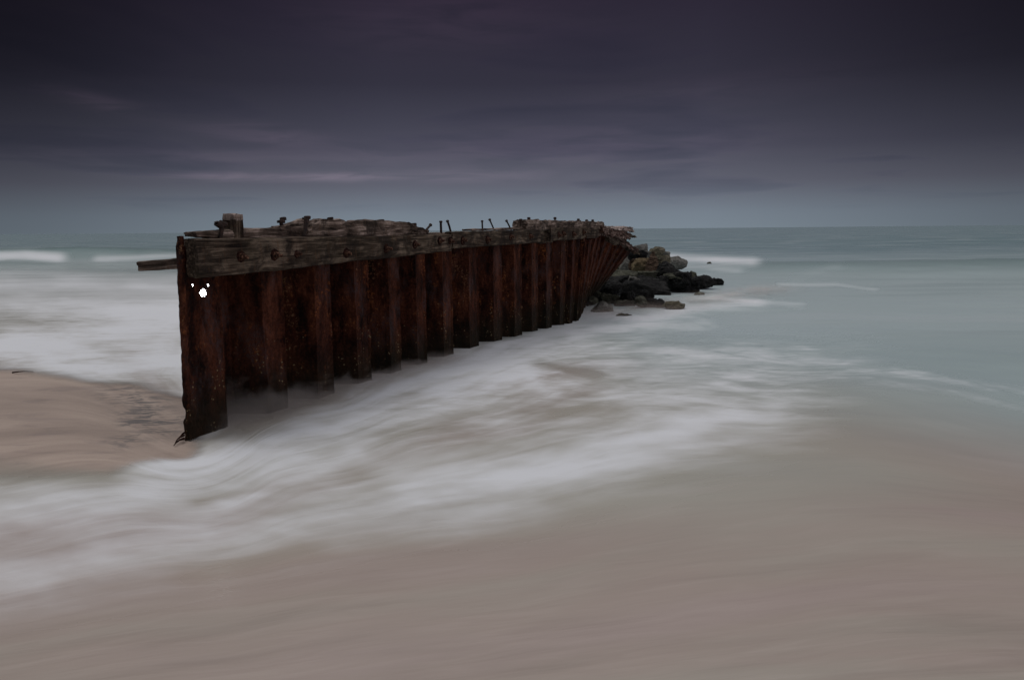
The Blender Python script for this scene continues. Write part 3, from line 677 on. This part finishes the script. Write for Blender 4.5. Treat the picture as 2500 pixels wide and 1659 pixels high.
# collapsed timbers over the far section
def px_beam(name, x0, y0, x1, y1, Y0, Y1, h, wdt, mat, **k):
    return beam(name, at_depth(x0, y0, Y0), at_depth(x1, y1, Y1), h[0], h[1], wdt, wdt, mat, **k)
YB = B0.y
GC = 'collapsed timbers on the far end of the wall'
px_beam('driftwood_beam', 1468, 556, 1538, 560, YB + 1.6, YB + 5.3, (.07, .14), .2, PALEW, seed=41, rough=.02, bite=.03, label='pale grey beam end standing highest over the collapsed end', cat='timber beam', group=GC)
px_beam('driftwood_beam', 1462, 562, 1532, 578, YB + 1.3, YB + 4.6, (.20, .18), .2, REDW, seed=42, rough=.025, bite=.05, label='reddish brown splintered beam sloping below the pale beam end', cat='timber beam', group=GC)
def tp4(f): return (1 - .85 * f, 0)
px_beam('driftwood_beam', 1520, 574, 1548, 579, YB + 4.2, YB + 5.2, (.16, .14), .16, WALEW, seed=43, rough=.02, taper=tp4, label='dark pointed beam tip jutting right at the collapsed end', cat='timber beam', group=GC)
px_beam('driftwood_beam', 1500, 583, 1552, 611, YB + 3.4, YB + 5.4, (.14, .12), .18, REDW, seed=44, rough=.03, bite=.04, label='lowest dark rotten beam sliding down towards the boulders', cat='timber beam', group=GC)
px_beam('timber_block', 1483, 585, 1506, 592, YB + 1.9, YB + 2.6, (.12, .10), .12, WALEW, seed=45, rough=.015, label='short grey block hanging on the leaning piles under the reddish beam', cat='wood block')
px_beam('driftwood_beam', 1528, 604, 1556, 616, YB + 5.0, YB + 5.8, (.14, .10), .18, WALEW, seed=46, rough=.03, label='black rotten clump at the foot of the lowest beam', cat='timber piece', group=GC)

# ------------------------------------------------------------------ lamp behind the holed pile
m, tt_, b = material('lamp_glow'); b.inputs['Base Color'].default_value = (.9, .9, .9, 1); b.inputs['Emission Color'].default_value = (.93, .97, 1, 1); b.inputs['Emission Strength'].default_value = 22
GLOW = m
lc = (HL[0][0] - .03, HL[0][1] + .035)
lamp = empty('lamp', P(lc[0] + .10, -.13, lc[1] - .14), 'bright white lamp shining through holes in the end pile', 'lamp')
def disc(name, c, ax, r, t0, t1, mat, par, n=24, r2=None):
    v, f = tube_mesh([c + ax * t0, c + ax * t1], [r, r2 or r], n); return mesh_obj(name, v, f, mat, par)
vd = (EYE - P(lc[0], 0, lc[1])).normalized(); lcp = P(lc[0], 0, lc[1]) - vd * .24
disc('lens', lcp, vd, .098, -.012, 0, GLOW, lamp)
disc('housing', lcp, vd, .10, -.14, -.013, IRON, lamp, r2=.125)
v, f = tube_mesh([lcp - vd * .07 - Vector((0, 0, .10)), Vector((lcp.x - vd.x * .07, lcp.y - vd.y * .07, -.1))], [.015, .015], 8); mesh_obj('stand', v, f, IRON, lamp)

# ------------------------------------------------------------------ boulders
def rock(cx, cy, w_, h_, kind, label, Y=None, form='block', seed=1, group='boulders heaped at the end of the wall', dep=.8, rot=None, flat=False, name='boulder'):
    """cx..h_ in pixels of the enlarged rock view: 5.9075 px per photo px from (1380, 540)"""
    k = 5.9075; x = 1380 + cx / k; y = 540 + cy / k; hw = w_ / k / 2; hh = h_ / k / 2
    if Y is None:                                   # stands in the water: depth follows from its foot
        g = on_z(x, y + hh * .8, -.24); Y = g.y + .25
    c = at_depth(x, y, Y); sx = hw / FPX * Y * (1.16 if Y < 24 else 1.28); sz = hh / FPX * Y * (1.14 if Y < 24 else 1.22); sy = max(sx, sz) * dep
    rg = random.Random(seed * 31 + 5); bm = bmesh.new(); pts = []
    N_ = {'block': 15, 'round': 34, 'point': 13, 'slab': 16}[form]
    for i in range(N_):
        th = rg.uniform(0, 2 * math.pi); zz = rg.uniform(-1, 1); rr = math.sqrt(1 - zz * zz); p = Vector((rr * math.cos(th), rr * math.sin(th), zz))
        if form in ('block', 'slab'):
            pw_ = .45 if form == 'block' else .35; p = Vector([math.copysign(abs(q) ** pw_, q) for q in p]) * rg.uniform(.82, 1.0)
        elif form == 'point': p = Vector((p.x, p.y, p.z)) * 1.0; p.x *= 1 - .6 * max(0, p.z); p.y *= 1 - .6 * max(0, p.z)
        else: p = p * rg.uniform(.93, 1.03)
        bm.verts.new(p)
    if form == 'point': bm.verts.new((rg.uniform(-.3, .3), 0, 1.05)); bm.verts.new((-1, 0, -.9)); bm.verts.new((1, .1, -.9)); bm.verts.new((0, -1, -.9))
    r_ = bmesh.ops.convex_hull(bm, input=bm.verts)
    for v_ in [v_ for v_ in bm.verts if not v_.link_faces]: bm.verts.remove(v_)
    xs = [v_.co.x for v_ in bm.verts]; zs = [v_.co.z for v_ in bm.verts]
    for v_ in bm.verts:
        v_.co.x = (v_.co.x - min(xs)) / (max(xs) - min(xs)) * 2 - 1; v_.co.z = (v_.co.z - min(zs)) / (max(zs) - min(zs)) * 2 - 1
    for v_ in bm.verts: v_.co = Vector((v_.co.x * sx, v_.co.y * sy, v_.co.z * sz))
    bmesh.ops.bevel(bm, geom=bm.edges[:] , offset=min(sx, sy, sz) * .10, segments=1, affect='EDGES', clamp_overlap=True)
    bmesh.ops.triangulate(bm, faces=bm.faces[:])
    for _ in range(3): bmesh.ops.subdivide_edges(bm, edges=[e for e in bm.edges if e.calc_length() > .05], cuts=1, use_grid_fill=False); bmesh.ops.triangulate(bm, faces=bm.faces[:])
    so_ = Vector((seed * 5.1, seed * 2.3, 0)); big = min(sx, sz)
    bm.normal_update()
    for v_ in bm.verts:
        q = v_.co; n_ = v_.normal
        a = noise.noise(q * 3.2 + so_) * .10 * big + noise.noise(q * 9 + so_) * .028 + noise.noise(q * 24 + so_) * .014
        lay = .006 * math.sin(q.z * 50 + q.x * 25 * ((seed % 5) - 2) + 9 * noise.noise(q * 3 + so_)) if kind in ('tan', 'ochre', 'brown') else 0
        if kind == 'dark': a += abs(noise.noise(q * 12 + so_)) * .05
        v_.co = v_.co + n_ * (a + lay)
    me = bpy.data.meshes.new(name); bm.to_mesh(me); bm.free(); me.materials.append(ROCK[kind]); o = bpy.data.objects.new(name, me); link(o); o.location = c
    rt = rot if rot is not None else rg.uniform(-.12, .12); o.rotation_euler = (0, rt, 0)
    tag(o, label, 'boulder', group); return o
RK = [
 (1310, 440, 210, 130, 'tan', 'rounded olive tan boulder at the very top right of the heap', 26.5, 'round'),
 (1085, 420, 170, 170, 'grey', 'pale grey wedge boulder just right of the black rotten clump', 26.2, 'block'),
 (1035, 500, 220, 130, 'dark', 'black boulder under the pale wedge near the top of the heap', 25.4, 'block'),
 (1185, 500, 130, 110, 'grey', 'small pale block between the black boulder and the tall brown one', 25.8, 'block'),
 (890, 480, 170, 190, 'grey', 'grey boulder half hidden by the last leaning pile', 26.0, 'block'),
 (885, 650, 190, 230, 'grey', 'large streaked grey boulder left of the ochre one', 24.8, 'point'),
 (760, 700, 170, 200, 'olive', 'dull olive boulder wedged behind the leaning piles', 25.0, 'block'),
 (1120, 650, 250, 190, 'ochre', 'yellowish ochre boulder in the middle of the heap', 24.4, 'round'),
 (985, 640, 130, 190, 'brown', 'narrow brown boulder squeezed between grey and ochre boulders', 24.7, 'block'),
 (1270, 610, 190, 310, 'brown', 'tall pointed brown boulder, right of the ochre one', 24.1, 'point'),
 (1385, 620, 170, 240, 'tan', 'layered tan boulder leaning behind the pointed black one', 24.8, 'block'),
 (1420, 530, 160, 170, 'grey', 'misty grey boulder below the topmost tan one', 26.8, 'block'),
 (1570, 600, 300, 160, 'grey', 'low grey boulder veiled by spray at the far right of the heap', 29.0, 'round'),
 (1480, 700, 330, 230, 'dark', 'large pointed black boulder on the right slope of the heap', 23.6, 'point'),
 (1835, 785, 170, 110, 'olive', 'small dull grey boulder behind the right hand black rocks', 25.2, 'point'),
 (1960, 870, 270, 150, 'dark', 'smooth black boulder second from the right tip', 24.2, 'round'),
 (2140, 885, 220, 100, 'dark', 'low black boulder at the right tip of the rocks', None, 'round'),
 (1630, 840, 310, 200, 'dark', 'rugged black boulder below the pointed black one', 23.0, 'block'),
 (1540, 790, 250, 70, 'olive', 'flat grey green slab at the foot of the pointed black boulder', 22.9, 'slab'),
 (1690, 965, 400, 150, 'dark', 'long low black mound washed by foam right of the flat topped block', None, 'round'),
 (1880, 900, 250, 140, 'dark', 'black boulder in the surf left of the two at the tip', 23.2, 'block'),
 (1940, 1045, 150, 60, 'olive', 'thin grey rock barely showing right of the long black mound', None, 'point'),
 (1145, 970, 590, 230, 'dark', 'big flat topped black block in the centre of the rocks', None, 'slab'),
 (1200, 785, 300, 110, 'olive', 'grey green slab lying below the tall brown boulder', 23.4, 'slab'),
 (880, 775, 370, 110, 'olive', 'long olive slab under the streaked grey boulder', 23.6, 'slab'),
 (760, 860, 300, 130, 'dark', 'dark boulder beside the foot of the last leaning pile', 23.0, 'block'),
 (1000, 835, 140, 60, 'grey', 'small pale slab above the flat topped block', 22.6, 'slab'),
 (1390, 860, 180, 130, 'dark', 'dark wedge between the flat topped block and the rugged black boulder', 22.8, 'block'),
 (1150, 845, 260, 90, 'dark', 'dark ledge right behind the pale top of the flat block', 22.9, 'slab'),
 (600, 1020, 430, 110, 'dark', 'low dark ledge stretching left of the flat topped block', 20.8, 'slab'),
 (690, 930, 200, 90, 'dark', 'small black rock in a foam pocket by the leaning piles', 22.3, 'round'),
 (465, 1085, 200, 140, 'olive', 'sloping olive rock below the leaning piles', 20.0, 'point'),
 (370, 1145, 190, 110, 'olive', 'rounded pale olive rock nearest the foot of the piles', 19.4, 'round'),
 (250, 1120, 160, 140, 'dark', 'dark rock tucked against the last upright pile', 19.2, 'block'),
 (680, 1115, 300, 130, 'olive', 'broad flat olive rock left of the round black one', 19.7, 'slab'),
 (900, 1100, 200, 150, 'dark', 'round black boulder in front of the flat topped block', 19.3, 'round'),
 (540, 930, 280, 160, 'dark', 'black rock filling the angle between leaning piles and flat topped block', 22.6, 'block'),
 (830, 960, 170, 130, 'dark', 'small black wedge touching the left end of the flat topped block', 22.2, 'block'),
 (1120, 1065, 270, 110, 'dark', 'low black rock between round black boulder and foam', 20.2, 'block'),
 (1085, 1160, 170, 150, 'olive', 'egg shaped olive boulder in the near row', 18.6, 'round'),
 (1200, 1200, 280, 110, 'olive', 'low wet grey green rock right of the egg shaped boulder', None, 'round'),
 (860, 1195, 270, 90, 'olive', 'low streaked rock left of the egg shaped boulder', None, 'slab'),
 (1370, 1160, 170, 80, 'dark', 'small black cap rock in the near row', 18.6, 'point'),
 (1255, 1160, 150, 60, 'dark', 'thin black rock between egg shaped boulder and small cap rock', 18.8, 'round'),
 (1560, 1225, 290, 130, 'tan', 'mottled olive boulder at the right end of the near row', None, 'round'),
 (1385, 1215, 190, 80, 'olive', 'low grey rock linking the near row to the mottled boulder', None, 'round'),
 (525, 1245, 300, 190, 'grey', 'triangular grey rock rising alone from the foam in front', None, 'point'),
 (820, 1362, 240, 50, 'olive', 'nearly submerged flat rock closest to the viewer', None, 'round'),
 (2085, 610, 90, 50, 'olive', 'tiny dark rock alone in the surf behind the heap', 36.0, 'point'),
]
for i, a in enumerate(RK):
    rock(a[0], a[1], a[2], a[3], a[4], a[5], Y=a[6], form=a[7], seed=i + 3, name='boulder')

# ------------------------------------------------------------------ small things on the sand
def strands(name, paths, r, mat, label, cat):
    vs = []; fs = []
    for pth in paths:
        pts = [on_z(x, y, z) for x, y, z in pth]; n = len(pts)
        v, f = tube_mesh(pts, [r * (1 - .7 * i / (n - 1)) for i in range(n)], 6); fs += [[i + len(vs) for i in q] for q in f]; vs += v
    o = mesh_obj(name, vs, fs, mat, origin=on_z(*paths[0][0])); tag(o, label, cat)
strands('seaweed', [[(449, 1062, .02), (440, 1066, .03), (433, 1072, .02), (428, 1080, .004)], [(449, 1070, .015), (439, 1073, .02), (431, 1079, .01), (424, 1087, .003)],
                    [(452, 1055, .02), (446, 1058, .035), (440, 1064, .02)]], .010, STAIN, 'few dark curved weed strands at the foot of the near end plate', 'seaweed')
strands('stick', [[(30, 909, .004), (45, 907, .012), (58, 906, .010), (82, 906.5, .004)]], .010, STAIN, 'thin dark stick lying on the sand edge at far left', 'stick')

# ------------------------------------------------------------------ mist of foam: stacked thin veils of spray at the foot of wall and rocks
def make_mist():
    m, t, b = material('mist'); a = t.attr('dens'); tc = t.new('ShaderNodeTexCoord').outputs['Object']
    n = t.noise(t.map(tc, (1.6, 1.6, 2.5)), 1.3, 4, .55, .6)
    t.put(b.inputs['Base Color'], col4(lin(192, 178, 170))); b.inputs['Roughness'].default_value = 1; b.inputs['Specular IOR Level'].default_value = 0
    tr = t.new('ShaderNodeBsdfTransparent'); mx = t.new('ShaderNodeMixShader')
    t.put(mx.inputs[0], t.math('MULTIPLY', a, t.step(n, .25, .72), clamp=True)); t.l.new(tr.outputs[0], mx.inputs[1]); t.l.new(b.outputs[0], mx.inputs[2])
    t.l.new(mx.outputs[0], t.n['Material Output'].inputs[0]); return m
MIST = make_mist()
def mist_stack(fn, ra, rb, na, nb, nl, zfn):
    """fn(a,b)->x,y ; zfn(a,b)->(z base, height, density)"""
    A_, B_ = np.meshgrid(np.linspace(*ra, na), np.linspace(*rb, nb), indexing='ij'); allv = []; alld = []; allf = []
    x, y = fn(A_, B_); z0, hh, dn = zfn(A_, B_, x, y)
    for l in range(nl):
        f = (l + .6) / nl; wv = (vnoise(A_ * 3 + l * 5, B_ * 3, 40 + l, 3) - .5)
        z = z0 + .03 + hh * f * (1 + .7 * wv)
        allv.append(np.stack([x, y, z], -1).reshape(-1, 3)); alld.append((dn * (1 - f) ** 1.2).ravel()); allf.append(grid_faces(na, nb) + l * na * nb)
    return np.concatenate(allv), np.concatenate(alld), np.concatenate(allf)
def rz(a, b, x, y):
    d = .22 * np.exp(-((b - 17.4 - .9 * np.maximum(a - 2.2, 0) ** 1.1) / 1.1) ** 2) * sms(a, 1.2, 2.0) * sms(a, 9, 7)
    return water_z(x, y), .16 + 0 * a, d
v2, d2, f2 = mist_stack(lambda a, b: (a, b), (1, 9), (15.5, 26), 90, 90, 5, rz)
vv = v2; dd = d2; ff = f2
fk = dd[ff].max(axis=1) > .004; ff = ff[fk]
me = bpy.data.meshes.new('spray'); me.from_pydata(vv.tolist(), [], ff.tolist()); me.update()
a_ = me.attributes.new('dens', 'FLOAT', 'POINT'); a_.data.foreach_set('value', dd.astype(np.float32)); me.polygons.foreach_set('use_smooth', np.ones(len(ff), dtype=bool))
me.materials.append(MIST); o = bpy.data.objects.new('spray', me); link(o); tag(o, 'soft white spray and foam around the foot of the boulders', 'sea spray', kind='stuff')

# drifting spray where the surf strikes the near piles: a low box of thin vapour
def make_vapour():
    m = bpy.data.materials.new('vapour'); m.use_nodes = True; t = NT(m.node_tree); t.n.remove(t.n['Principled BSDF'])
    tc = t.new('ShaderNodeTexCoord').outputs['Object']; a, b, z = t.xyz(tc)
    n = t.noise(t.map(tc, (2.0, 3.0, 4.0)), 1.3, 3, .55, .5)
    hh = t.ramp(t.math('MULTIPLY', a, 1 / 5.0), [(0, .10), (.06, .20), (.13, .30), (.20, .26), (.28, .10), (.40, .18), (.6, .07), (1, .04)], 'B_SPLINE')
    q = t.math('DIVIDE', z, t.math('MULTIPLY', hh, t.math('MULTIPLY_ADD', t.step(n, .30, .68), 1.3, .25)))
    q = t.math('MAXIMUM', t.math('SUBTRACT', 1.0, q), 0.0)
    d = t.math('MULTIPLY', t.math('POWER', q, 1.0), t.math('MULTIPLY', t.step(b, .60, .0), t.math('MULTIPLY', t.step(a, .05, .40), t.step(a, 5.0, 3.6))))
    v = t.new('ShaderNodeVolumePrincipled'); v.inputs['Color'].default_value = (.90, .80, .75, 1); t.put(v.inputs['Density'], t.math('MULTIPLY', d, 3.2))
    v.inputs['Anisotropy'].default_value = .3
    t.l.new(v.outputs[0], t.n['Material Output'].inputs[1]); return m
VAP = make_vapour(); vs = []
for z in (-.1, .62):
    for (a, b_) in ((.02, -.34), (5.0, -.34), (5.0, .8), (.02, .8)): vs.append((a, b_, z))
me = bpy.data.meshes.new('spray'); me.from_pydata(vs, [], [[3, 2, 1, 0], [4, 5, 6, 7], [0, 1, 5, 4], [1, 2, 6, 5], [2, 3, 7, 6], [3, 0, 4, 7]]); me.materials.append(VAP)
o = bpy.data.objects.new('spray', me); link(o); o.matrix_local = Matrix(((DIR.x, NRM.x, 0, P0.x), (DIR.y, NRM.y, 0, P0.y), (0, 0, 1, 0), (0, 0, 0, 1)))
tag(o, 'thin grey spray drifting around the foot of the nearest piles', 'sea spray', kind='stuff')
